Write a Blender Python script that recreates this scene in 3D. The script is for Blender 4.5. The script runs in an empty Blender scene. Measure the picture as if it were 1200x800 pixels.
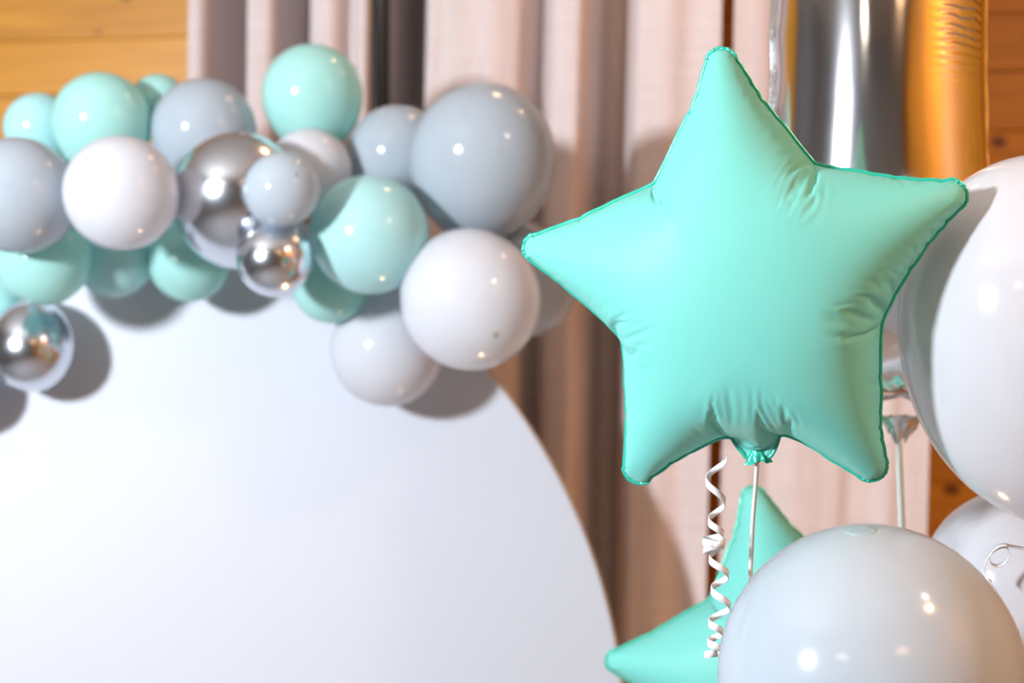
import bpy, bmesh, math, random
import numpy as np
from mathutils import Vector, Matrix, Euler
from mathutils.geometry import delaunay_2d_cdt

random.seed(7)
scene = bpy.context.scene
C = scene.collection
R = math.radians

# ------------------------------------------------------------------ camera
CAM_Z = 1.70
F = 1800.0                                   # focal length in pixels of the 1200 wide frame
cam_d = bpy.data.cameras.new('camera')
cam = bpy.data.objects.new('camera', cam_d)
C.objects.link(cam)
cam.location = (0, 0, CAM_Z)
cam.rotation_euler = (R(90), 0, 0)
cam_d.sensor_width = 36
cam_d.lens = 36 * F / 1200
cam_d.clip_start = 0.05
cam_d.dof.use_dof = True
cam_d.dof.focus_distance = 1.52
cam_d.dof.aperture_fstop = 3.2
scene.camera = cam

# ------------------------------------------------------------------ view, world, lights
scene.view_settings.view_transform = 'Standard'
scene.view_settings.look = 'None'
scene.view_settings.gamma = 1
scene.view_settings.use_curve_mapping = False
scene.view_settings.exposure = 0.08

world = bpy.data.worlds.new('world')
scene.world = world
world.use_nodes = True
world.node_tree.nodes['Background'].inputs[0].default_value = (1.0, .8, .6, 1)
world.node_tree.nodes['Background'].inputs[1].default_value = 0.05


def light(name, kind, loc, target, energy, color, size=.2):
    d = bpy.data.lights.new(name, kind)
    d.energy = energy
    d.color = color
    if kind == 'AREA':
        d.shape = 'DISK'
        d.size = size
    else:
        d.shadow_soft_size = size
    o = bpy.data.objects.new(name, d)
    C.objects.link(o)
    o.location = loc
    o.rotation_euler = (Vector(target) - Vector(loc)).to_track_quat('-Z', 'Y').to_euler()
    return o


light('studio_flash', 'AREA', (-1.75, .2, 2.14), (-.05, 2.3, 1.7), 97, (.88, .935, 1.0), .24)
light('ceiling_spot', 'AREA', (1.12, 1.0, 2.72), (.1, 2.1, 1.5), 2.2, (1, .9, .78), .10)
WARM = (1.0, .60, .31)
light('curtain_top_fill', 'AREA', (.15, 2.60, 2.90), (.15, 2.66, 0), 1.4, WARM, .12)  # added fill pair without fixtures, warms the curtain from above
light('curtain_top_fill', 'AREA', (.75, 2.50, 2.90), (.75, 2.56, 0), 1.4, WARM, .12)
light('curtain_low_fill', 'AREA', (.25, 2.66, .10), (.22, 2.80, 2.2), 5, WARM, .12)  # added fill hidden behind the board, warms the shaded lower curtain
light('right_wall_fill', 'AREA', (1.35, .7, 2.88), (2.1, .4, .9), 26, WARM, .16)  # added fill, brightens the right wall that the silver balloon mirrors
light('ceiling_lamp', 'AREA', (.9, -1.2, 2.88), (.9, -1.22, 0), 9, WARM, .5)
light('ceiling_lamp', 'AREA', (-1.6, -1.4, 2.88), (-1.6, -1.42, 0), 9, (1, .85, .7), .5)


# ------------------------------------------------------------------ helpers
def P(px, py, Y):
    """photo pixel + distance along the camera axis -> world point"""
    return Vector(((px - 600) * Y / F, Y, CAM_Z + (400 - py) * Y / F))


def tag(o, label=None, cat=None, group=None, kind=None):
    if label: o['label'] = label
    if cat: o['category'] = cat
    if group: o['group'] = group
    if kind: o['kind'] = kind
    return o


def empty(name, loc=(0, 0, 0), rot=(0, 0, 0)):
    o = bpy.data.objects.new(name, None)
    o.empty_display_size = .05
    C.objects.link(o)
    o.location = loc
    o.rotation_euler = rot
    return o


def link(name, me, parent=None, m=None, smooth=True):
    o = bpy.data.objects.new(name, me)
    C.objects.link(o)
    if m is not None and not me.materials:
        me.materials.append(m)
    if parent is not None:
        o.parent = parent
    if smooth:
        me.polygons.foreach_set('use_smooth', [True] * len(me.polygons))
    return o


def mesh(name, verts, faces):
    me = bpy.data.meshes.new(name)
    me.from_pydata([tuple(v) for v in verts], [], [tuple(f) for f in faces])
    me.update()
    return me


def box_mesh(name, sx, sy, sz, bev=0.0, org=(0, 0, 0)):
    bm = bmesh.new()
    bmesh.ops.create_cube(bm, size=1)
    for v in bm.verts:
        v.co = Vector((v.co.x * sx + org[0], v.co.y * sy + org[1], v.co.z * sz + org[2]))
    if bev:
        bmesh.ops.bevel(bm, geom=bm.edges[:], offset=bev, segments=1, affect='EDGES')
    me = bpy.data.meshes.new(name)
    bm.to_mesh(me)
    bm.free()
    return me


def lathe(name, prof, seg=40, cap=True):
    """profile list of (r, z) from top to bottom"""
    verts, faces = [], []
    for r, z in prof:
        for k in range(seg):
            a = 2 * math.pi * k / seg
            verts.append((r * math.cos(a), r * math.sin(a), z))
    for i in range(len(prof) - 1):
        for k in range(seg):
            k2 = (k + 1) % seg
            faces.append((i * seg + k, (i + 1) * seg + k, (i + 1) * seg + k2, i * seg + k2))
    if cap:
        faces.append(tuple(range(seg)))
        faces.append(tuple(reversed(range((len(prof) - 1) * seg, len(prof) * seg))))
    return mesh(name, verts, faces)


# ------------------------------------------------------------------ materials
def new_mat(name):
    m = bpy.data.materials.new(name)
    m.use_nodes = True
    nt = m.node_tree
    b = nt.nodes['Principled BSDF']
    return m, nt, b


def plain(name, col, rough=.5, metal=0.0, spec=.5):
    m, nt, b = new_mat(name)
    b.inputs['Base Color'].default_value = (*col, 1)
    b.inputs['Roughness'].default_value = rough
    b.inputs['Metallic'].default_value = metal
    b.inputs['Specular IOR Level'].default_value = spec
    # faint mottling so nothing is perfectly flat
    tc = nt.nodes.new('ShaderNodeTexCoord')
    n = nt.nodes.new('ShaderNodeTexNoise')
    n.inputs['Scale'].default_value = 14
    nt.links.new(tc.outputs['Object'], n.inputs['Vector'])
    r = nt.nodes.new('ShaderNodeMapRange')
    r.inputs['To Min'].default_value = rough * .92
    r.inputs['To Max'].default_value = min(1, rough * 1.08)
    nt.links.new(n.outputs['Fac'], r.inputs['Value'])
    nt.links.new(r.outputs['Result'], b.inputs['Roughness'])
    return m


def latex(name, col, trans=.30, rough=.13):
    m, nt, b = new_mat(name)
    b.inputs['Base Color'].default_value = (*col, 1)
    b.inputs['Roughness'].default_value = rough
    b.inputs['Specular IOR Level'].default_value = .5
    t = nt.nodes.new('ShaderNodeBsdfTranslucent')
    t.inputs['Color'].default_value = (*col, 1)
    mx = nt.nodes.new('ShaderNodeMixShader')
    mx.inputs['Fac'].default_value = trans
    tc = nt.nodes.new('ShaderNodeTexCoord')
    n = nt.nodes.new('ShaderNodeTexNoise')
    n.inputs['Scale'].default_value = 3
    nt.links.new(tc.outputs['Object'], n.inputs['Vector'])
    r = nt.nodes.new('ShaderNodeMapRange')
    r.inputs['To Min'].default_value = trans * .85
    r.inputs['To Max'].default_value = trans * 1.15
    nt.links.new(n.outputs['Fac'], r.inputs['Value'])
    nt.links.new(r.outputs['Result'], mx.inputs['Fac'])
    nt.links.new(b.outputs[0], mx.inputs[1])
    nt.links.new(t.outputs[0], mx.inputs[2])
    nt.links.new(mx.outputs[0], nt.nodes['Material Output'].inputs['Surface'])
    return m


def foil_mat(name, col, rough, metal, bump=.15, scale=60, coat=0.0):
    m, nt, b = new_mat(name)
    b.inputs['Base Color'].default_value = (*col, 1)
    b.inputs['Roughness'].default_value = rough
    b.inputs['Metallic'].default_value = metal
    b.inputs['Coat Weight'].default_value = coat
    b.inputs['Coat Roughness'].default_value = .18
    tc = nt.nodes.new('ShaderNodeTexCoord')
    n = nt.nodes.new('ShaderNodeTexNoise')
    n.inputs['Scale'].default_value = scale
    n.inputs['Detail'].default_value = 1
    nt.links.new(tc.outputs['Object'], n.inputs['Vector'])
    bp = nt.nodes.new('ShaderNodeBump')
    bp.inputs['Strength'].default_value = bump
    bp.inputs['Distance'].default_value = .0006
    nt.links.new(n.outputs['Fac'], bp.inputs['Height'])
    nt.links.new(bp.outputs['Normal'], b.inputs['Normal'])
    return m


def wood_mat(name, dark, lite, knot):
    m, nt, b = new_mat(name)
    N, L = nt.nodes, nt.links
    tc = N.new('ShaderNodeTexCoord')
    oi = N.new('ShaderNodeObjectInfo')
    sc = N.new('ShaderNodeVectorMath'); sc.operation = 'SCALE'
    cmb = N.new('ShaderNodeCombineXYZ')
    mul = N.new('ShaderNodeMath'); mul.operation = 'MULTIPLY'; mul.inputs[1].default_value = 37.0
    L.new(oi.outputs['Random'], mul.inputs[0])
    L.new(mul.outputs[0], cmb.inputs['X']); L.new(mul.outputs[0], cmb.inputs['Z'])
    add = N.new('ShaderNodeVectorMath'); add.operation = 'ADD'
    L.new(tc.outputs['Object'], add.inputs[0]); L.new(cmb.outputs[0], add.inputs[1])
    mp = N.new('ShaderNodeMapping'); mp.inputs['Scale'].default_value = (1.1, 6, 17)
    L.new(add.outputs[0], mp.inputs['Vector'])
    n1 = N.new('ShaderNodeTexNoise'); n1.inputs['Scale'].default_value = 1.6; n1.inputs['Detail'].default_value = 5
    n1.inputs['Distortion'].default_value = .8
    L.new(mp.outputs[0], n1.inputs['Vector'])
    cr = N.new('ShaderNodeValToRGB')
    cr.color_ramp.elements[0].position = .3; cr.color_ramp.elements[0].color = (*dark, 1)
    cr.color_ramp.elements[1].position = .7; cr.color_ramp.elements[1].color = (*lite, 1)
    L.new(n1.outputs['Fac'], cr.inputs['Fac'])
    # sparse knots
    mp2 = N.new('ShaderNodeMapping'); mp2.inputs['Scale'].default_value = (7.5, 1, 10)
    L.new(add.outputs[0], mp2.inputs['Vector'])
    vo = N.new('ShaderNodeTexVoronoi'); vo.inputs['Scale'].default_value = 1.0
    L.new(mp2.outputs[0], vo.inputs['Vector'])
    kr = N.new('ShaderNodeMapRange'); kr.inputs['From Min'].default_value = .06; kr.inputs['From Max'].default_value = .17
    kr.inputs['To Min'].default_value = 1; kr.inputs['To Max'].default_value = 0
    L.new(vo.outputs['Distance'], kr.inputs['Value'])
    mx = N.new('ShaderNodeMix'); mx.data_type = 'RGBA'
    L.new(kr.outputs['Result'], mx.inputs['Factor'])
    L.new(cr.outputs['Color'], mx.inputs['A'])
    mx.inputs['B'].default_value = (*knot, 1)
    # plank to plank tone
    hv = N.new('ShaderNodeHueSaturation')
    vr = N.new('ShaderNodeMapRange'); vr.inputs['To Min'].default_value = .88; vr.inputs['To Max'].default_value = 1.1
    L.new(oi.outputs['Random'], vr.inputs['Value'])
    L.new(vr.outputs['Result'], hv.inputs['Value'])
    L.new(mx.outputs['Result'], hv.inputs['Color'])
    L.new(hv.outputs['Color'], b.inputs['Base Color'])
    b.inputs['Roughness'].default_value = .42
    return m


def fabric_mat(name, col, col2):
    m, nt, b = new_mat(name)
    N, L = nt.nodes, nt.links
    tc = N.new('ShaderNodeTexCoord')
    outs = []
    for scl in ((900, 900, 25), (25, 25, 900)):
        mp = N.new('ShaderNodeMapping'); mp.inputs['Scale'].default_value = scl
        L.new(tc.outputs['Object'], mp.inputs['Vector'])
        n = N.new('ShaderNodeTexNoise'); n.inputs['Scale'].default_value = .35; n.inputs['Detail'].default_value = 2
        L.new(mp.outputs[0], n.inputs['Vector'])
        outs.append(n)
    ad = N.new('ShaderNodeMath'); ad.operation = 'ADD'
    L.new(outs[0].outputs['Fac'], ad.inputs[0]); L.new(outs[1].outputs['Fac'], ad.inputs[1])
    cr = N.new('ShaderNodeValToRGB')
    cr.color_ramp.elements[0].position = .35; cr.color_ramp.elements[0].color = (*col2, 1)
    cr.color_ramp.elements[1].position = .65; cr.color_ramp.elements[1].color = (*col, 1)
    hf = N.new('ShaderNodeMath'); hf.operation = 'MULTIPLY'; hf.inputs[1].default_value = .5
    L.new(ad.outputs[0], hf.inputs[0])
    L.new(hf.outputs[0], cr.inputs['Fac'])
    L.new(cr.outputs['Color'], b.inputs['Base Color'])
    bp = N.new('ShaderNodeBump'); bp.inputs['Strength'].default_value = .25; bp.inputs['Distance'].default_value = .0008
    L.new(ad.outputs[0], bp.inputs['Height']); L.new(bp.outputs['Normal'], b.inputs['Normal'])
    b.inputs['Roughness'].default_value = .85
    b.inputs['Specular IOR Level'].default_value = .2
    b.inputs['Sheen Weight'].default_value = .15
    return m


M = {}
M['mint'] = latex('mint_latex', (.48, .85, .80))
M['pale_mint'] = latex('pale_mint_latex', (.52, .85, .86))
M['grey'] = latex('grey_latex', (.51, .58, .645))
M['pale_grey'] = latex('pale_grey_latex', (.55, .63, .70))
M['white'] = latex('white_latex', (.76, .775, .83), .28)
M['chrome'] = foil_mat('chrome_latex', (.66, .70, .76), .21, 1.0, 0.0)
M['nub_grey'] = plain('grey_latex_nub', (.25, .33, .37), .3)
M['nub_white'] = plain('white_latex_nub', (.45, .42, .40), .3)
M['nub_soft'] = plain('pale_grey_latex_nub', (.36, .45, .50), .25)
M['nub_mint'] = plain('mint_latex_nub', (.20, .70, .56), .3)
M['star'] = foil_mat('mint_satin_foil', (.18, .60, .53), .50, .0, .05, 90, .0)
M['star'].node_tree.nodes['Principled BSDF'].inputs['Specular IOR Level'].default_value = .25
M['star_seam'] = foil_mat('mint_foil_seam', (.03, .50, .36), .3, .2, .3, 200, .2)
M['silver'] = foil_mat('silver_foil', (.84, .85, .87), .12, 1.0, .06, 30)
def add_wrinkles(m):
    """fine horizontal puckers high on one flank of the foil column"""
    nt = m.node_tree
    N, L = nt.nodes, nt.links
    tc = N.new('ShaderNodeTexCoord')
    sp = N.new('ShaderNodeSeparateXYZ'); L.new(tc.outputs['Object'], sp.inputs[0])
    wv = N.new('ShaderNodeTexWave'); wv.bands_direction = 'Z'; wv.inputs['Scale'].default_value = 28
    wv.inputs['Distortion'].default_value = 2.5; wv.inputs['Detail'].default_value = 1
    L.new(tc.outputs['Object'], wv.inputs['Vector'])
    mz = N.new('ShaderNodeMapRange'); mz.inputs['From Min'].default_value = .44; mz.inputs['From Max'].default_value = .50
    L.new(sp.outputs['Z'], mz.inputs['Value'])
    mx = N.new('ShaderNodeMapRange'); mx.inputs['From Min'].default_value = .02; mx.inputs['From Max'].default_value = .06
    L.new(sp.outputs['X'], mx.inputs['Value'])
    a = N.new('ShaderNodeMath'); a.operation = 'MULTIPLY'; L.new(mz.outputs[0], a.inputs[0]); L.new(mx.outputs[0], a.inputs[1])
    b = N.new('ShaderNodeMath'); b.operation = 'MULTIPLY'; L.new(a.outputs[0], b.inputs[0]); L.new(wv.outputs['Fac'], b.inputs[1])
    old = [n for n in N if n.type == 'BUMP'][0]
    bp = N.new('ShaderNodeBump'); bp.inputs['Strength'].default_value = .7; bp.inputs['Distance'].default_value = .002
    L.new(b.outputs[0], bp.inputs['Height']); L.new(bp.outputs['Normal'], old.inputs['Normal'])


add_wrinkles(M['silver'])
M['silver_crinkle'] = foil_mat('silver_foil_crinkled', (.78, .80, .80), .14, 1.0, .6, 120)
M['ribbon'] = foil_mat('white_curling_ribbon', (.82, .82, .84), .25, 0, .0, 50, .4)
M['grey_ribbon'] = foil_mat('grey_green_ribbon', (.42, .52, .50), .35, 0, .0, 50, .2)
M['board'] = plain('white_painted_board', (.615, .645, .715), .55)
M['board_edge'] = plain('raw_board_edge', (.55, .40, .27), .7)
M['wood'] = wood_mat('pine_boards', (.58, .235, .017), (.74, .335, .034), (.16, .05, .008))
M['wood_back'] = plain('dark_wall_batten', (.12, .06, .02), .8)
M['floor'] = plain('grey_floor', (.34, .34, .35), .6)
M['ceiling'] = plain('ceiling_paint', (.62, .58, .54), .8)
M['plaster'] = plain('cool_grey_plaster', (.25, .30, .37), .8)
M['fabric'] = fabric_mat('greige_linen', (.70, .605, .595), (.60, .51, .495))
M['rod'] = plain('dark_metal_rod', (.05, .045, .04), .4, .8)

# ------------------------------------------------------------------ room
YAW = R(8)
WALL0 = 3.22                                  # where the back wall crosses the camera axis
U = Vector((math.cos(YAW), -math.sin(YAW), 0))
NRM = Vector((-math.sin(YAW), -math.cos(YAW), 0))    # out of the back wall into the room
O = Vector((0, WALL0, 0))
H = 2.95


def W(u, v, z):
    return O + U * u + NRM * v + Vector((0, 0, z))


UL, UR, DEPTH = -3.4, 2.3, 6.2                # room extents in wall coordinates


def slab(name, u0, u1, v0, v1, z0, z1, m, bev=0):
    me = box_mesh(name, u1 - u0, v1 - v0, z1 - z0, bev)
    o = link(name, me, None, m, smooth=False)
    o.location = W((u0 + u1) / 2, (v0 + v1) / 2, (z0 + z1) / 2)
    o.rotation_euler = (0, 0, -YAW)
    return o


slab('floor', UL - .1, UR + .1, -.1, DEPTH + .1, -.1, 0, M['floor'])['kind'] = 'structure'
slab('ceiling', UL - .1, UR + .1, -.1, DEPTH + .1, H, H + .1, M['ceiling'])['kind'] = 'structure'


def planked_wall(name, u0, u1, v0, v1, along_u, face, seed):
    """a batten backing with rows of horizontal boards as children"""
    b = slab(name, u0, u1, v0, v1, 0, H, M['wood_back'])
    b['kind'] = 'structure'
    rnd = random.Random(seed)
    ph = .118
    L0 = (u1 - u0) if along_u else (v1 - v0)
    n = int(H / ph) + 1
    cache = {}
    for i in range(n):
        z0 = i * ph
        h = min(ph, H - z0) - .0015
        if h < .02:
            continue
        cut = rnd.uniform(.3, .7) * L0
        for (a, e) in ((0, cut - .0015), (cut + .0015, L0)):
            me = box_mesh('plank', e - a, .016, h, .0018)
            me.materials.append(M['wood'])
            p = link('plank', me, b, None, smooth=False)
            mid = (a + e) / 2 - L0 / 2
            proud = rnd.uniform(-.001, .001)
            if along_u:
                p.location = (mid, face * ((v1 - v0) / 2 + .008 + proud), z0 + h / 2 - H / 2)
            else:
                p.location = (face * ((u1 - u0) / 2 + .008 + proud), mid, z0 + h / 2 - H / 2)
                p.rotation_euler = (0, 0, R(90))
    return b


# slab local +Y is -NRM, so faces into the room are at local -Y on the back wall
planked_wall('wall_back', UL, UR, -.1, -.02, True, -1, 3)
planked_wall('wall_right', UR + .02, UR + .1, -.1, DEPTH, False, -1, 5)
slab('wall_left', UL - .1, UL - .02, -.1, DEPTH, 0, H, M['plaster'])['kind'] = 'structure'
slab('wall_front', UL, UR, DEPTH + .02, DEPTH + .1, 0, H, M['plaster'])['kind'] = 'structure'

# ------------------------------------------------------------------ curtains
CUR_V = .36


def curtain_hit(px):
    """point of the curtain plane seen at photo column px (in wall coordinate u)"""
    yc = WALL0 - CUR_V / math.cos(YAW)
    Y = yc / (1 + math.tan(YAW) * (px - 600) / F)
    X = (px - 600) * Y / F
    return (Vector((X, Y, 0)) - O).dot(U)


def make_curtain(name, label, px0, px1, bands, drift):
    u0, u1 = curtain_hit(px0), curtain_hit(px1)
    n = 520
    us = np.linspace(u0, u1, n)
    dep = np.zeros(n)
    for (a, b_, s) in bands:                 # a fold: cloth steps back between columns a and b_
        ua, ub = curtain_hit(a), curtain_hit(b_)
        D = min(.31, s * (ub - ua))
        w = .006
        dep += D * (1 / (1 + np.exp(-np.clip((us - ua) / w, -60, 60))) - 1 / (1 + np.exp(-np.clip((us - ub) / (w * 1.1), -60, 60))))
    # plateaus of the pleats are gently rounded
    rip = .004 * np.sin(us * 41 + 1.3) + .003 * np.sin(us * 77)
    rows = 46
    zs = np.linspace(.02, 2.74, rows)
    verts, faces = [], []
    for j, z in enumerate(zs):
        f = (2.37 - z)
        for i in range(n):
            du = drift * f + .006 * math.sin(z * 2.1 + us[i] * 5) * min(1, max(0, f + .4))
            sway = .006 * math.sin(z * 1.7 + us[i] * 11)
            k = 1 + .10 * math.sin(z * 1.3 + us[i] * 7)
            verts.append(W(us[i] + du, CUR_V - dep[i] * k + rip[i] + sway, z))
    for j in range(rows - 1):
        for i in range(n - 1):
            faces.append((j * n + i, j * n + i + 1, (j + 1) * n + i + 1, (j + 1) * n + i))
    t = empty(name, W((u0 + u1) / 2, CUR_V, 0))
    base = Vector(t.location)
    me = mesh('cloth', [v - base for v in verts], faces)
    c = link('cloth', me, t, M['fabric'])
    so = c.modifiers.new('thickness', 'SOLIDIFY'); so.thickness = .0016
    tag(t, label, 'curtain', 'floor length curtains')
    return t


make_curtain('curtain', 'wide pleated greige linen curtain hanging behind the round white backdrop', 219, 846,
             [(246, 275, 7), (327, 350, 7), (403, 412, 5), (444, 489, 4.0), (515, 527, .5), (560, 566, .4), (619, 639, 3.8),
              (695, 736, 3.4), (800, 806, .5)], -.02)
make_curtain('curtain', 'narrow greige linen curtain hanging behind the silver number balloon', 860, 1098,
             [(906, 916, .6), (948, 956, .5), (1000, 1012, .6), (1060, 1070, .8)], -.02)
rod_o = empty('curtain_rod', W(-.2, .34, 2.77), (0, 0, -YAW))
tag(rod_o, 'dark metal curtain rod carrying the linen curtains', 'curtain rod')
bm = bmesh.new()
bmesh.ops.create_cone(bm, cap_ends=True, segments=20, radius1=.014, radius2=.014, depth=2.6,
                      matrix=Matrix.Rotation(R(90), 4, 'Y'))
me = bpy.data.meshes.new('rod'); bm.to_mesh(me); bm.free()
link('rod', me, rod_o, M['rod'])
for s in (-1, 1):
    link('finial', lathe('finial', [(.002, .05), (.016, .044), (.024, .03), (.022, .014), (.012, .004), (.012, 0)], 20), rod_o, M['rod']).location = (s * 1.3, 0, 0)
    rod_o.children[-1].rotation_euler = (0, s * R(90), 0)
    link('bracket', box_mesh('bracket', .02, .33, .02, .003), rod_o, M['rod'], smooth=False).location = (s * 1.15, .172, -.012)

# ------------------------------------------------------------------ round backdrop board
PAN_Y = 2.57
pc = P(33, 885, PAN_Y)
PR = 700 * PAN_Y / F
pc.z = max(pc.z, PR + .012)
panel = empty('round_backdrop', (pc.x, PAN_Y, 0))
tag(panel, 'large round white backdrop board standing behind the balloon garland', 'backdrop')
seg = 200


def disc(name, r, y0, y1, bev):
    verts, faces = [], []
    rings = [(r - bev, y0), (r, y0 + bev), (r, y1 - bev), (r - bev, y1)]
    for rr, y in rings:
        for k in range(seg):
            a = 2 * math.pi * k / seg
            verts.append((rr * math.cos(a), y, rr * math.sin(a)))
    for i in range(3):
        for k in range(seg):
            k2 = (k + 1) % seg
            faces.append((i * seg + k, i * seg + k2, (i + 1) * seg + k2, (i + 1) * seg + k))
    faces.append(tuple(reversed(range(seg))))
    faces.append(tuple(range(3 * seg, 4 * seg)))
    return mesh(name, verts, faces)


link('face_board', disc('face_board', PR, 0, .003, .001), panel, M['board'], smooth=False).location = (0, 0, pc.z)
tag(link('board_core', disc('board_core', PR + .0035, .0031, .018, .001), panel, M['board_edge'], smooth=False),
    'tan raw edge of the board').location = (0, 0, pc.z)
for s in (-1, 1):
    link('support_leg', box_mesh('support_leg', .045, .03, 1.5, .004, (0, 0, .75)), panel, M['board_edge'], smooth=False).location = (s * .4, .035, 0)
    link('support_foot', box_mesh('support_foot', .045, .24, .03, .004, (0, .12, .015)), panel, M['board_edge'], smooth=False).location = (s * .4, .02, 0)


# ------------------------------------------------------------------ latex balloons
def balloon_profile():
    prof = [(.012, .9999)]
    for i in range(1, 16):
        a = R(90) * i / 16
        prof.append((math.sin(a), math.cos(a)))
    n = 20
    for i in range(n + 1):
        s = i / n
        r = (1 - s ** 2.05) ** .56
        if r < .085:
            break
        prof.append((r, -1.20 * s))
    prof.append((.07, -1.24))
    prof.append((.045, -1.29))
    prof.append((.04, -1.32))
    return prof


BP = balloon_profile()
_bcache = {}


def balloon_mesh(col):
    if col not in _bcache:
        b = lathe('latex_body', BP, 48); b.materials.append(M[col])
        b.polygons.foreach_set('use_smooth', [True] * len(b.polygons))
        kn = lathe('knot', [(.03, -1.30), (.06, -1.315), (.07, -1.34), (.06, -1.365), (.04, -1.38), (.05, -1.40), (.085, -1.43), (.09, -1.44), (.02, -1.42)], 20)
        kn.materials.append(M[col])
        nm = M[{'mint': 'nub_mint', 'pale_mint': 'nub_mint', 'white': 'nub_white'}.get(col, 'nub_grey')]
        nb = []
        for kk in (.55, 1.15):
            cap = [(1.003 * math.sin(R(a * kk)), 1.003 * math.cos(R(a * kk))) for a in (.3, 2.0, 3.6, 5.0)]
            cap.append((.998 * math.sin(R(5.6 * kk)), .998 * math.cos(R(5.6 * kk))))
            nbm = lathe('crown_nub', cap, 24)
            nbm.materials.append(nm if kk < 1 else M['nub_soft'])
            nb.append(nbm)
        _bcache[col] = (b, kn, nb)
    return _bcache[col]


def balloon(name, label, col, centre, rad, crown, stretch=1.0, nub=0, group=None, wide=1.0):
    """crown = world direction from neck to crown"""
    q = Vector(crown).to_track_quat('Z', 'Y')
    t = empty(name, centre)
    t.rotation_mode = 'QUATERNION'
    t.rotation_quaternion = q
    t.scale = (rad * wide, rad * wide, rad * stretch)
    b, kn, nb = balloon_mesh(col)
    link('latex_body', b, t)
    link('knot', kn, t)
    if nub:
        link('crown_nub', nb[nub - 1], t)
    tag(t, label, 'balloon', group)
    return t


# name, colour, px, py, r(px), crown direction (x right, y away, z up), label  -- listed from the back to the front
G = [
    ('mint', 181, 277, 23, (0, -.2, -1), 1.0, 0, 'added small mint balloon filling the shaded gap between white balloon and two hanging mint balloons'),  # added filler; only the shaded tops of its neighbours belong here
    ('chrome', 36, 408, 51, (.1, -.2, -1), 1.0, 0, 'pearly silver chrome balloon low on garland against white backdrop'),
    ('white', 454, 409, 67, (-.2, -.2, -1), 1.0, 0, 'white balloon casting a shadow on the backdrop, partly behind another white'),
    ('pale_mint', 134, 303, 46, (.1, -.25, -1), 1.0, 0, 'pale mint balloon hanging directly under the white balloon'),
    ('mint', 222, 306, 48, (.2, -.25, -1), 1.0, 0, 'bright mint balloon hanging under the big chrome balloon'),
    ('grey', 612, 330, 66, (.6, -.1, -.6), 1.0, 0, 'dim grey latex balloon in shade behind the white balloon with a brown nub'),
    ('pale_mint', 46, 150, 41, (-.3, -.3, .9), 1.0, 0, 'pale mint latex balloon at the upper end of the garland beside wood wall'),
    ('mint', 186, 121, 34, (.1, -.2, 1), 1.0, 0, 'small shaded mint balloon peeping out where wood wall meets curtain'),
    ('mint', 388, 333, 46, (-.3, -.25, -1), 1.0, 0, 'darker mint balloon tucked under the rounder mint balloon, low on garland'),
    ('mint', -4, 345, 30, (-.3, -.2, -.8), 1.0, 0, 'deep teal shaded balloon squeezed above the silver chrome balloon by backdrop edge'),
    ('grey', -54, 452, 46, (.2, -.2, -1), 1.0, 0, 'grey balloon at the lowest end of garland under the chrome balloon'),
    ('grey', 466, 180, 57, (.1, -.5, .7), 1.0, 0, 'medium grey balloon behind and beside the biggest grey balloon'),
    ('grey', 239, 153, 61, (.1, -.5, .8), 1.0, 0, 'medium grey balloon on top of the big chrome balloon'),
    ('mint', 119, 142, 57, (-.1, -.5, .8), 1.0, 0, 'mint balloon above the white balloon, standing against wood wall'),
    ('mint', 51, 304, 54, (-.1, -.3, -1), 1.0, 0, 'mint balloon under the large grey balloon, above the chrome balloon on backdrop'),
    ('mint', 366, 111, 59, (.05, -.55, .8), 1.0, 0, 'topmost mint balloon standing out against the curtain pleats'),
    ('white', 363, 199, 49, (.2, -.6, .5), 1.0, 0, 'small white balloon under the topmost mint balloon'),
    ('grey', 20, 229, 68, (-.3, -.8, .1), 1.0, 0, 'large grey balloon beside the white one at the wood wall end'),
    ('white', 142, 226, 67, (0, -1, .1), 1.0, 0, 'white balloon between grey balloon and big chrome balloon'),
    ('chrome', 278, 232, 76, (.15, -.7, .5), 1.06, 0, 'big mirror chrome silver balloon reflecting its neighbours'),
    ('grey', 566, 187, 86, (.1, -.75, .6), 1.06, 0, 'biggest grey balloon of the garland, in front of the curtain'),
    ('pale_mint', 433, 275, 70, (.25, -.85, -.2), 1.04, 0, 'pale mint balloon between small grey balloon and two white balloons'),
    ('white', 552, 352, 82, (.36, -.80, -.50), 1.0, 1, 'large white balloon with brown nub at the backdrop edge'),
    ('chrome', 322, 303, 45, (0, -.8, -.5), 1.0, 0, 'small chrome silver balloon under the small grey balloon'),
    ('pale_grey', 331, 222, 44, (.48, -.80, .30), 1.0, 1, 'smallest grey balloon with a dark nub in front of big chrome'),
]
placed = []
for (col, px, py, rp, crown, st, nub, label) in G:
    Y = 2.545
    while True:
        r = rp * Y / F
        c = P(px, py, Y)
        ok = Y + r * 1.02 < PAN_Y - .004
        if ok:
            for (c2, r2, x2, y2, p2) in placed:
                if math.hypot(px - x2, py - y2) < .92 * (rp + p2) and Y > c2.y - .004:
                    ok = False                # listed later = in front of what it overlaps
                    break
                if (c - c2).length < .94 * (r + r2):
                    ok = False
                    break
        if ok or Y < 1.9:
            break
        Y -= .004
    placed.append((c, r, px, py, rp))
    balloon('latex_balloon', label, col, c, r, crown, st, nub, 'balloons of the garland on the round backdrop')


# ------------------------------------------------------------------ inflated foil shapes (two flat sheets, welded rim, blown up)
def resample(poly, h):
    out = []
    n = len(poly)
    for i in range(n):
        a, b = np.array(poly[i]), np.array(poly[(i + 1) % n])
        k = max(1, int(round(np.linalg.norm(b - a) / h)))
        for j in range(k):
            out.append(a + (b - a) * j / k)
    return np.array(out)


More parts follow.
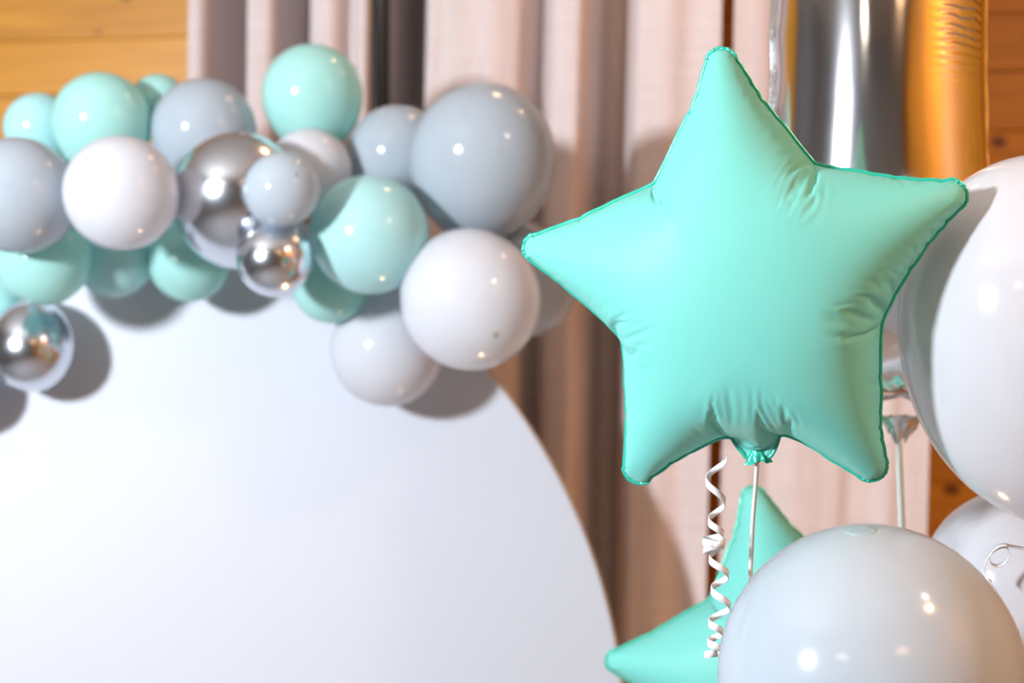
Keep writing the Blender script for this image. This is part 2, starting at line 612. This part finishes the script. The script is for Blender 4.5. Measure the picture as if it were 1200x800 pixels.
def inside(pts, poly):
    x, y = pts[:, 0], pts[:, 1]
    res = np.zeros(len(pts), bool)
    n = len(poly)
    for i in range(n):
        x1, y1 = poly[i]; x2, y2 = poly[(i + 1) % n]
        cnd = ((y1 > y) != (y2 > y))
        with np.errstate(divide='ignore', invalid='ignore'):
            xi = (x2 - x1) * (y - y1) / (y2 - y1 + 1e-12) + x1
        res ^= cnd & (x < xi)
    return res


def inflate(poly, h, its, press=(.02, .006, .002, .001), comps=(.3, .3, .3, .3), bends=(.05, .05, .05, .05), noise=0.0, seed=1):
    rnd = np.random.RandomState(seed)
    bd = resample(poly, h)
    mn, mx = bd.min(0), bd.max(0)
    pts = []
    j = 0
    y = mn[1]
    while y < mx[1]:
        xs = np.arange(mn[0] + (h / 2 if j % 2 else 0), mx[0], h)
        pts += [(x, y) for x in xs]
        y += h * .866
        j += 1
    pts = np.array(pts)
    pts = pts + rnd.uniform(-.12 * h, .12 * h, pts.shape)
    pts = pts[inside(pts, bd)]
    d = np.sqrt(((pts[:, None] - bd[None]) ** 2).sum(2)).min(1)
    pts = pts[d > .62 * h]
    nb = len(bd)
    allp = [Vector((float(a), float(b))) for a, b in np.vstack([bd, pts])]
    res = delaunay_2d_cdt(allp, [(i, (i + 1) % nb) for i in range(nb)], [], 1, 1e-6)
    Pn = np.array([(v.x, v.y) for v in res[0]])
    Fc = np.array([f for f in res[2] if len(f) == 3], int)
    Xf = np.column_stack([Pn[:, 0], np.zeros(len(Pn)), Pn[:, 1]])
    Xb = Xf.copy()
    first = True
    for lev, it in enumerate(its):
        if lev > 0:                         # midpoint subdivision of the sheet
            e = np.sort(np.vstack([Fc[:, [0, 1]], Fc[:, [1, 2]], Fc[:, [2, 0]]]), axis=1)
            ue, inv = np.unique(e, axis=0, return_inverse=True)
            inv = inv.reshape(-1)
            m = len(Fc); n0 = len(Pn)
            a, b_, c_ = n0 + inv[:m], n0 + inv[m:2 * m], n0 + inv[2 * m:]
            Pn = np.vstack([Pn, Pn[ue].mean(1)])
            Xf = np.vstack([Xf, Xf[ue].mean(1)])
            Xb = np.vstack([Xb, Xb[ue].mean(1)])
            Fc = np.vstack([np.column_stack([Fc[:, 0], a, c_]), np.column_stack([a, Fc[:, 1], b_]),
                            np.column_stack([c_, b_, Fc[:, 2]]), np.column_stack([a, b_, c_])])
        comp, bend, pr = comps[lev], bends[lev], press[lev]
        n = len(Pn)
        e = np.sort(np.vstack([Fc[:, [0, 1]], Fc[:, [1, 2]], Fc[:, [2, 0]]]), axis=1)
        ue, cnt = np.unique(e, axis=0, return_counts=True)
        isb = np.zeros(n, bool)
        isb[ue[cnt == 1].reshape(-1)] = True
        bmap = np.where(isb, np.arange(n), n + np.arange(n))
        if first:
            Xf[~isb, 1] = -.02 * rnd.uniform(.8, 1.2, (~isb).sum())
            Xb[~isb, 1] = .02 * rnd.uniform(.8, 1.2, (~isb).sum())
            first = False
        if noise and lev > 1:
            Xf[~isb, 1] += noise * h / 2 ** lev * rnd.normal(size=(~isb).sum())
            Xb[~isb, 1] += noise * h / 2 ** lev * rnd.normal(size=(~isb).sum())
        X = np.vstack([Xf, Xb])
        FF = np.vstack([Fc, bmap[Fc[:, ::-1]]])
        # front sheet must have normals towards -y
        nn = np.cross(X[Fc[:, 1]] - X[Fc[:, 0]], X[Fc[:, 2]] - X[Fc[:, 0]])
        if nn[:, 1].sum() > 0:
            FF = FF[:, ::-1]
        E = np.vstack([ue, bmap[ue[cnt == 2]]])
        keep = E[:, 0] != E[:, 1]
        E = E[keep]
        PP = np.vstack([Pn, Pn])
        rest = np.linalg.norm(PP[E[:, 0]] - PP[E[:, 1]], axis=1)
        I, J = E[:, 0], E[:, 1]
        N2 = 2 * n
        deg = np.bincount(np.concatenate([I, J]), minlength=N2).astype(float)
        deg[deg == 0] = 1
        hl = rest.mean()
        Xp = X.copy()

        def acc(idx, v):
            return np.column_stack([np.bincount(idx, v[:, k], minlength=N2) for k in range(3)])
        IJ = np.concatenate([I, J])
        fi = FF.T.reshape(-1)
        for s in range(it):
            fn = np.cross(X[FF[:, 1]] - X[FF[:, 0]], X[FF[:, 2]] - X[FF[:, 0]])
            vn = acc(fi, np.vstack([fn, fn, fn]))
            ln = np.linalg.norm(vn, axis=1, keepdims=True)
            vn = vn / np.maximum(ln, 1e-9)
            vel = .92 * (X - Xp)
            Xp = X.copy()
            X = X + vel + pr * hl * vn * (1 if s < it * .7 else .4)
            for k in range(8):
                dv = X[J] - X[I]
                l = np.linalg.norm(dv, axis=1)
                ex = l - rest
                w = np.where(ex > 0, 1.0, comp)
                cv = dv * (w * ex / np.maximum(l, 1e-9) * .5)[:, None]
                X = X + acc(IJ, np.vstack([cv, -cv])) / deg[:, None] * 2.1
            dv = X[J] - X[I]
            lap = acc(IJ, np.vstack([dv, -dv])) / deg[:, None]
            lap[:n][isb] *= .3
            X = X + bend * lap
        Xf = X[:n].copy()
        Xb = X[n:].copy()
        Xb[isb] = Xf[isb]
    # boundary loop
    be = ue[cnt == 1]
    nxt = {}
    for a, b_ in be:
        nxt.setdefault(a, []).append(b_); nxt.setdefault(b_, []).append(a)
    loop = [be[0][0]]
    prev = None
    while True:
        c_ = [q for q in nxt[loop[-1]] if q != prev]
        prev = loop[-1]
        if not c_ or c_[0] == loop[0]:
            break
        loop.append(c_[0])
        if len(loop) > len(be) + 2:
            break
    used = np.unique(FF)
    rem = -np.ones(2 * n, int); rem[used] = np.arange(len(used))
    tri3 = isb[Fc].all(1)
    keepf = np.concatenate([np.ones(len(Fc), bool), ~tri3])
    return X[used], rem[FF[keepf]], [int(rem[q]) for q in loop], Pn[loop]


def seam_mesh(name, X, loop, P2, width, thick=.0012, ruffle=.0):
    """thin welded rim standing out from the boundary loop"""
    L_ = np.array(loop)
    p = X[L_]
    m = len(p)
    tng = np.roll(p, -2, 0) - np.roll(p, 2, 0)
    area = 0.5 * np.sum(P2[:, 0] * np.roll(P2[:, 1], -1) - np.roll(P2[:, 0], -1) * P2[:, 1])
    out = np.column_stack([tng[:, 2], tng[:, 1] * 0, -tng[:, 0]]) * (1 if area > 0 else -1)
    for _ in range(4):
        out = .5 * out + .25 * (np.roll(out, 1, 0) + np.roll(out, -1, 0))
    out /= np.maximum(np.linalg.norm(out, axis=1, keepdims=True), 1e-9)
    rnd = np.random.RandomState(4)
    r = rnd.normal(size=m)
    for _ in range(3):
        r = .5 * r + .25 * (np.roll(r, 1) + np.roll(r, -1))
    q = p + out * width
    q[:, 1] += ruffle * r
    q = .6 * q + .2 * (np.roll(q, 1, 0) + np.roll(q, -1, 0))
    a = p - out * width * .25
    off = np.array([0, thick / 2, 0])
    V = np.vstack([a - off, q - off, q + off, a + off])
    Fs = []
    for i in range(m):
        j = (i + 1) % m
        for k in range(4):
            k2 = (k + 1) % 4
            Fs.append((k * m + i, k * m + j, k2 * m + j, k2 * m + i))
    me = mesh(name, V, Fs)
    bm = bmesh.new(); bm.from_mesh(me)
    bmesh.ops.recalc_face_normals(bm, faces=bm.faces)
    bm.to_mesh(me); bm.free()
    return me


def star_outline(r_in, tip=.06, bulge=.05, neck=True):
    """unit five pointed star: blunt rounded tips, sides slightly bowed out, filling neck at the lower notch"""
    pts, marks = [], []
    for k in range(5):
        a = R(90 + 72 * k)
        t = np.array([math.cos(a), math.sin(a)])
        side = np.array([-t[1], t[0]])
        vi = r_in * np.array([math.cos(a - R(36)), math.sin(a - R(36))])
        vo = r_in * np.array([math.cos(a + R(36)), math.sin(a + R(36))])
        e1 = (t - vi) / np.linalg.norm(t - vi)
        e2 = (t - vo) / np.linalg.norm(t - vo)
        ang = math.acos(np.clip(np.dot(e1, e2), -1, 1)) / 2
        s0 = R(90) - ang
        c = t - t * tip                              # centre of the tip rounding
        arc = [c + tip * (t * math.cos(b) + side * math.sin(b)) for b in np.linspace(-s0, s0, 9)]
        marks.append(len(pts))
        n1 = np.array([e1[1], -e1[0]])
        n2 = np.array([-e2[1], e2[0]])
        for f in (0, .2, .4, .6, .8):
            pts.append(tuple(vi + (arc[0] - vi) * f + n1 * bulge * 4 * f * (1 - f)))
        pts += [tuple(q) for q in arc]
        for f in (.2, .4, .6, .8):
            pts.append(tuple(arc[-1] + (vo - arc[-1]) * f + n2 * bulge * 4 * f * (1 - f)))
    if neck:                                         # lower notch = first point of the tip at 306 degrees
        i = marks[3]
        vx, vy = pts[i]
        pts[i:i + 1] = [(-.17, vy + .03), (-.05, vy - .09), (.05, vy - .09), (.17, vy + .03)]
    return pts


def foil_object(parent, X, Fs, loop, P2, m, mseam, width, ruffle=0):
    me = mesh('foil_body', X, Fs)
    bm = bmesh.new(); bm.from_mesh(me)
    bmesh.ops.recalc_face_normals(bm, faces=bm.faces)
    bm.to_mesh(me); bm.free()
    b = link('foil_body', me, parent, m)
    s = link('seam', seam_mesh('seam', X, loop, P2, width, .0012, ruffle), parent, mseam)
    return b, s


def sweep_ribbon(name, pts, wid, up=None, thick=.0005):
    """flat ribbon along points; wid = list of width vectors"""
    V, Fs = [], []
    n = len(pts)
    for i in range(n):
        p = Vector(pts[i])
        t = (Vector(pts[min(i + 1, n - 1)]) - Vector(pts[max(i - 1, 0)])).normalized()
        w = Vector(wid[i])
        w = w - t * w.dot(t)
        nrm = t.cross(w).normalized() * thick
        V += [p - w / 2 - nrm, p + w / 2 - nrm, p + w / 2 + nrm, p - w / 2 + nrm]
    for i in range(n - 1):
        for k in range(4):
            k2 = (k + 1) % 4
            Fs.append((i * 4 + k, i * 4 + k2, (i + 1) * 4 + k2, (i + 1) * 4 + k))
    Fs.append((3, 2, 1, 0)); Fs.append(tuple((n - 1) * 4 + k for k in range(4)))
    return mesh(name, V, Fs)


def gather_mesh(name, length, r0, r1, seed, seg=36):
    """crumpled foil tuft below a tie: ruffled flaring skirt, opening downwards from z=0"""
    rnd = random.Random(seed)
    ph = [rnd.uniform(0, 6.28) for _ in range(4)]
    V, Fs = [], []
    rows = 9
    for j in range(rows):
        s = j / (rows - 1)
        for k in range(seg):
            a = 2 * math.pi * k / seg
            r = r0 + (r1 - r0) * s ** .8
            r *= 1 + s * (.28 * math.sin(7 * a + ph[0]) + .22 * math.sin(11 * a + ph[1] + 3 * s) + .12 * rnd.uniform(-1, 1))
            V.append((r * math.cos(a), r * math.sin(a) * .55, -length * s * (1 + .2 * math.sin(3 * a + ph[2])) + rnd.uniform(-.001, .001)))
    for j in range(rows - 1):
        for k in range(seg):
            k2 = (k + 1) % seg
            Fs.append((j * seg + k, j * seg + k2, (j + 1) * seg + k2, (j + 1) * seg + k))
    return mesh(name, V, Fs)


# ---- the simulated star shared by both star balloons
SX, SF, SL, SP = inflate(star_outline(.75, .105, .0), .085, (150, 110, 120, 110), press=(.015, .004, .0013, .0004),
                         comps=(.05, .1, .5, .9), bends=(.003, .002, .001, .001), noise=.35)
_th = np.degrees(np.arctan2(SX[:, 2], SX[:, 0])) % 360
_sh = np.radians(-5 * np.exp(-((_th - 306) / 22) ** 2) + 3 * np.exp(-((_th - 162) / 22) ** 2))   # the arms are not quite regular
SX[:, 0], SX[:, 2] = (SX[:, 0] * np.cos(_sh) - SX[:, 2] * np.sin(_sh), SX[:, 0] * np.sin(_sh) + SX[:, 2] * np.cos(_sh))
rad_tip = np.linalg.norm(SX[:, [0, 2]], axis=1)
arm = [SX[(np.abs(np.arctan2(SX[:, 2], SX[:, 0]) - R(a)) < .1)] for a in (90, 18, 162)]
tipr = np.mean([np.linalg.norm(a_[:, [0, 2]], axis=1).max() for a_ in arm])
print('STAR verts', len(SX), 'tip', tipr, 'thickness', SX[:, 1].min(), SX[:, 1].max())


def star_balloon(label, px, py, Y, rad, roll, yaw, pitch):
    k = rad / tipr
    t = empty('star_balloon', P(px, py, Y))
    t.rotation_euler = (Matrix.Rotation(yaw, 3, 'Z') @ Matrix.Rotation(pitch, 3, 'X') @ Matrix.Rotation(-roll, 3, 'Y')).to_euler()
    b, s = foil_object(t, SX * k * np.array([1.0, 1, 1.02]), SF, SL, SP, M['star'], M['star_seam'], .0032, .001)
    tag(s, 'deep green welded rim')
    tag(t, label, 'balloon', 'mint foil star balloons')
    # tied tuft at the filling neck
    zb = (SX[:, 2][np.abs(SX[:, 0]) < .08]).min() * k
    g = link('neck_tuft', gather_mesh('neck_tuft', .012, .006, .011, 3), t, M['star_seam'])
    g.location = (0, 0, zb + .004)
    return t, zb


star, zb1 = star_balloon('big mint green foil star balloon floating before the silver number balloon', 868, 323, 1.55, .2265, R(4.5), R(-15), R(7))
star2, zb2 = star_balloon('second mint foil star balloon lower down, partly hidden by the grey balloon', 926, 782, 2.03, .242, R(12), R(-6), R(-4))

# ribbons of the big star (world points, parented with inverse so they move with it)
bpy.context.view_layer.update()


def attach(name, me, parent, m):
    o = link(name, me, parent, m)
    bpy.context.view_layer.update()
    o.matrix_parent_inverse = parent.matrix_world.inverted()
    return o


tie = star.matrix_world @ Vector((0, 0, zb1))
end = P(879, 668, 1.585)
pts = [tie.lerp(end, i / 8) + Vector((.0004 * math.sin(i), 0, 0)) for i in range(9)]
pts += [Vector((end.x + .01 * k, end.y + .01 * k, end.z - (end.z - .02) * k / 10)) for k in range(1, 11)]
attach('straight_ribbon', sweep_ribbon('straight_ribbon', pts, [(.0045, .001, 0)] * len(pts)), star, M['ribbon'])


def curl_points():
    """curled ribbon tail: a loose arc, a bunched loop, then loose coils; turning points left and right in turn"""
    ext = [(852, 536), (827, 562), (850, 589), (830, 610), (848, 627), (823, 634), (846, 640), (824, 645), (850, 634), (831, 654),
           (854, 674), (833, 690), (856, 711), (830, 729), (847, 741), (829, 752), (848, 762), (825, 768), (841, 764)]
    pts = []
    for a, b in zip(range(len(ext) - 1), range(1, len(ext))):
        for i in range(14):
            t = i / 14
            e = (1 - math.cos(math.pi * t)) / 2
            x = ext[a][0] + (ext[b][0] - ext[a][0]) * e
            y = ext[a][1] + (ext[b][1] - ext[a][1]) * t
            d = 1.565 + (-1) ** a * .011 * math.sin(math.pi * t)
            pts.append(P(x, y, d))
    for _ in range(3):
        pts = [pts[0]] + [(pts[i - 1] + pts[i] * 2 + pts[i + 1]) / 4 for i in range(1, len(pts) - 1)] + [pts[-1]]
    return pts


cp = curl_points()
attach('curled_ribbon', sweep_ribbon('curled_ribbon', cp, [(.0008, .0008, .0075)] * len(cp)), star, M['ribbon'])

# second star: ribbon straight down
tie2 = star2.matrix_world @ Vector((0, 0, zb2))
pts = [Vector((tie2.x, tie2.y, tie2.z + (.02 - tie2.z) * k / 10)) for k in range(11)]
attach('straight_ribbon', sweep_ribbon('straight_ribbon', pts, [(.0045, .001, 0)] * len(pts)), star2, M['ribbon'])

# ------------------------------------------------------------------ silver number balloon (a "1")
DY = 1.97
k1 = DY / F
# flat outline in metres, x right, z up; foot at z = 0; the flat sheets are pi/2 wider than the blown tube
hw = .5 * 262 * k1 * 1.50
one = [(-hw, .04), (-hw * .9, .0), (-.03, 0), (.03, 0), (hw * .9, 0), (hw, .04), (hw, 1.22), (hw * .85, 1.26), (-hw * .35, 1.26),
       (-hw * 1.95, 1.10), (-hw * 2.0, 1.04), (-hw * 1.7, .90), (-hw * 1.55, .88), (-hw, .92)]
DX, DF, DL, DP = inflate(one, .05, (120, 80, 80), press=(.015, .004, .0015), comps=(.1, .2, .5), bends=(.01, .008, .006), seed=5)
col_ = DX[(DX[:, 2] > .25) & (DX[:, 2] < .5)]
print('DIGIT width', col_[:, 0].min(), col_[:, 0].max(), 'depth', col_[:, 1].min(), col_[:, 1].max(), 'z', DX[:, 2].min(), DX[:, 2].max(), len(DX))
sc = (262 * k1) / (col_[:, 0].max() - col_[:, 0].min())
DX = DX * sc
foot = DX[:, 2].min()
numb = empty('number_balloon', P(1048, 498, DY) - Vector((0, 0, foot)))
numb.rotation_euler = (0, 0, R(-4))
b_, s_ = foil_object(numb, DX, DF, DL, DP, M['silver'], M['silver_crinkle'], .006, .001)
tag(numb, 'tall mirror silver foil number one balloon behind the big star', 'balloon')
tg = link('neck_tuft', gather_mesh('neck_tuft', .030, .030, .006, 9), numb, M['silver_crinkle'])
tg.location = (.008, 0, foot + .012)
bpy.context.view_layer.update()
t0 = P(1053, 520, DY)
t1 = P(1058, 640, DY - .03)
pts = [t0.lerp(t1, i / 5) for i in range(6)] + [Vector((t1.x, t1.y, t1.z + (.02 - t1.z) * k / 10)) for k in range(1, 11)]
attach('straight_ribbon', sweep_ribbon('straight_ribbon', pts, [(.0085, .002, 0)] * len(pts)), numb, M['grey_ribbon'])

# ------------------------------------------------------------------ big latex balloons of the bouquet
g_bou = 'latex balloons of the helium bouquet'
Yb = 1.40
gb = balloon('latex_balloon', 'large pearly grey balloon in the foreground under the big star', 'pale_grey', P(1020, 797, Yb), 178 * Yb / F, (-.10, -.16, 1), 1.03, 2, g_bou)
Yw = 1.58
wb = balloon('latex_balloon', 'tall white balloon beside the star tip, star shadow on its flank', 'white', P(1220, 378, Yw), 164 * Yw / F, (-.07, -.08, 1), 1.2, 0, g_bou)
Ys = 1.80
sb = balloon('latex_balloon', 'smaller white balloon below the tall white one with ribbon curl before it', 'white', P(1197, 686, Ys), 114 * Ys / F, (-.1, -.1, 1), 1.0, 0, g_bou)
bpy.context.view_layer.update()
for (b_o, rr) in ((gb, .138), (wb, .151), (sb, .114)):
    kp = b_o.matrix_world @ Vector((0, 0, -1.40))
    pts = [Vector((kp.x, kp.y, kp.z + (.02 - kp.z) * k / 12)) for k in range(13)]
    attach('straight_ribbon', sweep_ribbon('straight_ribbon', pts, [(.0045, .001, 0)] * len(pts)), b_o, M['ribbon'])
# ribbon curl under the tall white balloon
kp = wb.matrix_world @ Vector((0, 0, -1.40))
way = [kp]
for i in range(70):
    s = i / 69
    a = 2 * math.pi * 1.55 * s + 1.2
    c = P(1173 - 6 * s, 650 + 24 * max(0, s - .6) * 2, 1.655)
    way.append(c + Vector((.0115 * math.cos(a), -.008 * math.sin(a) + .01 * (s - .5), .0125 * math.sin(a))))
attach('curled_ribbon', sweep_ribbon('curled_ribbon', way, [(.001, .005, .002)] * len(way)), wb, M['ribbon'])
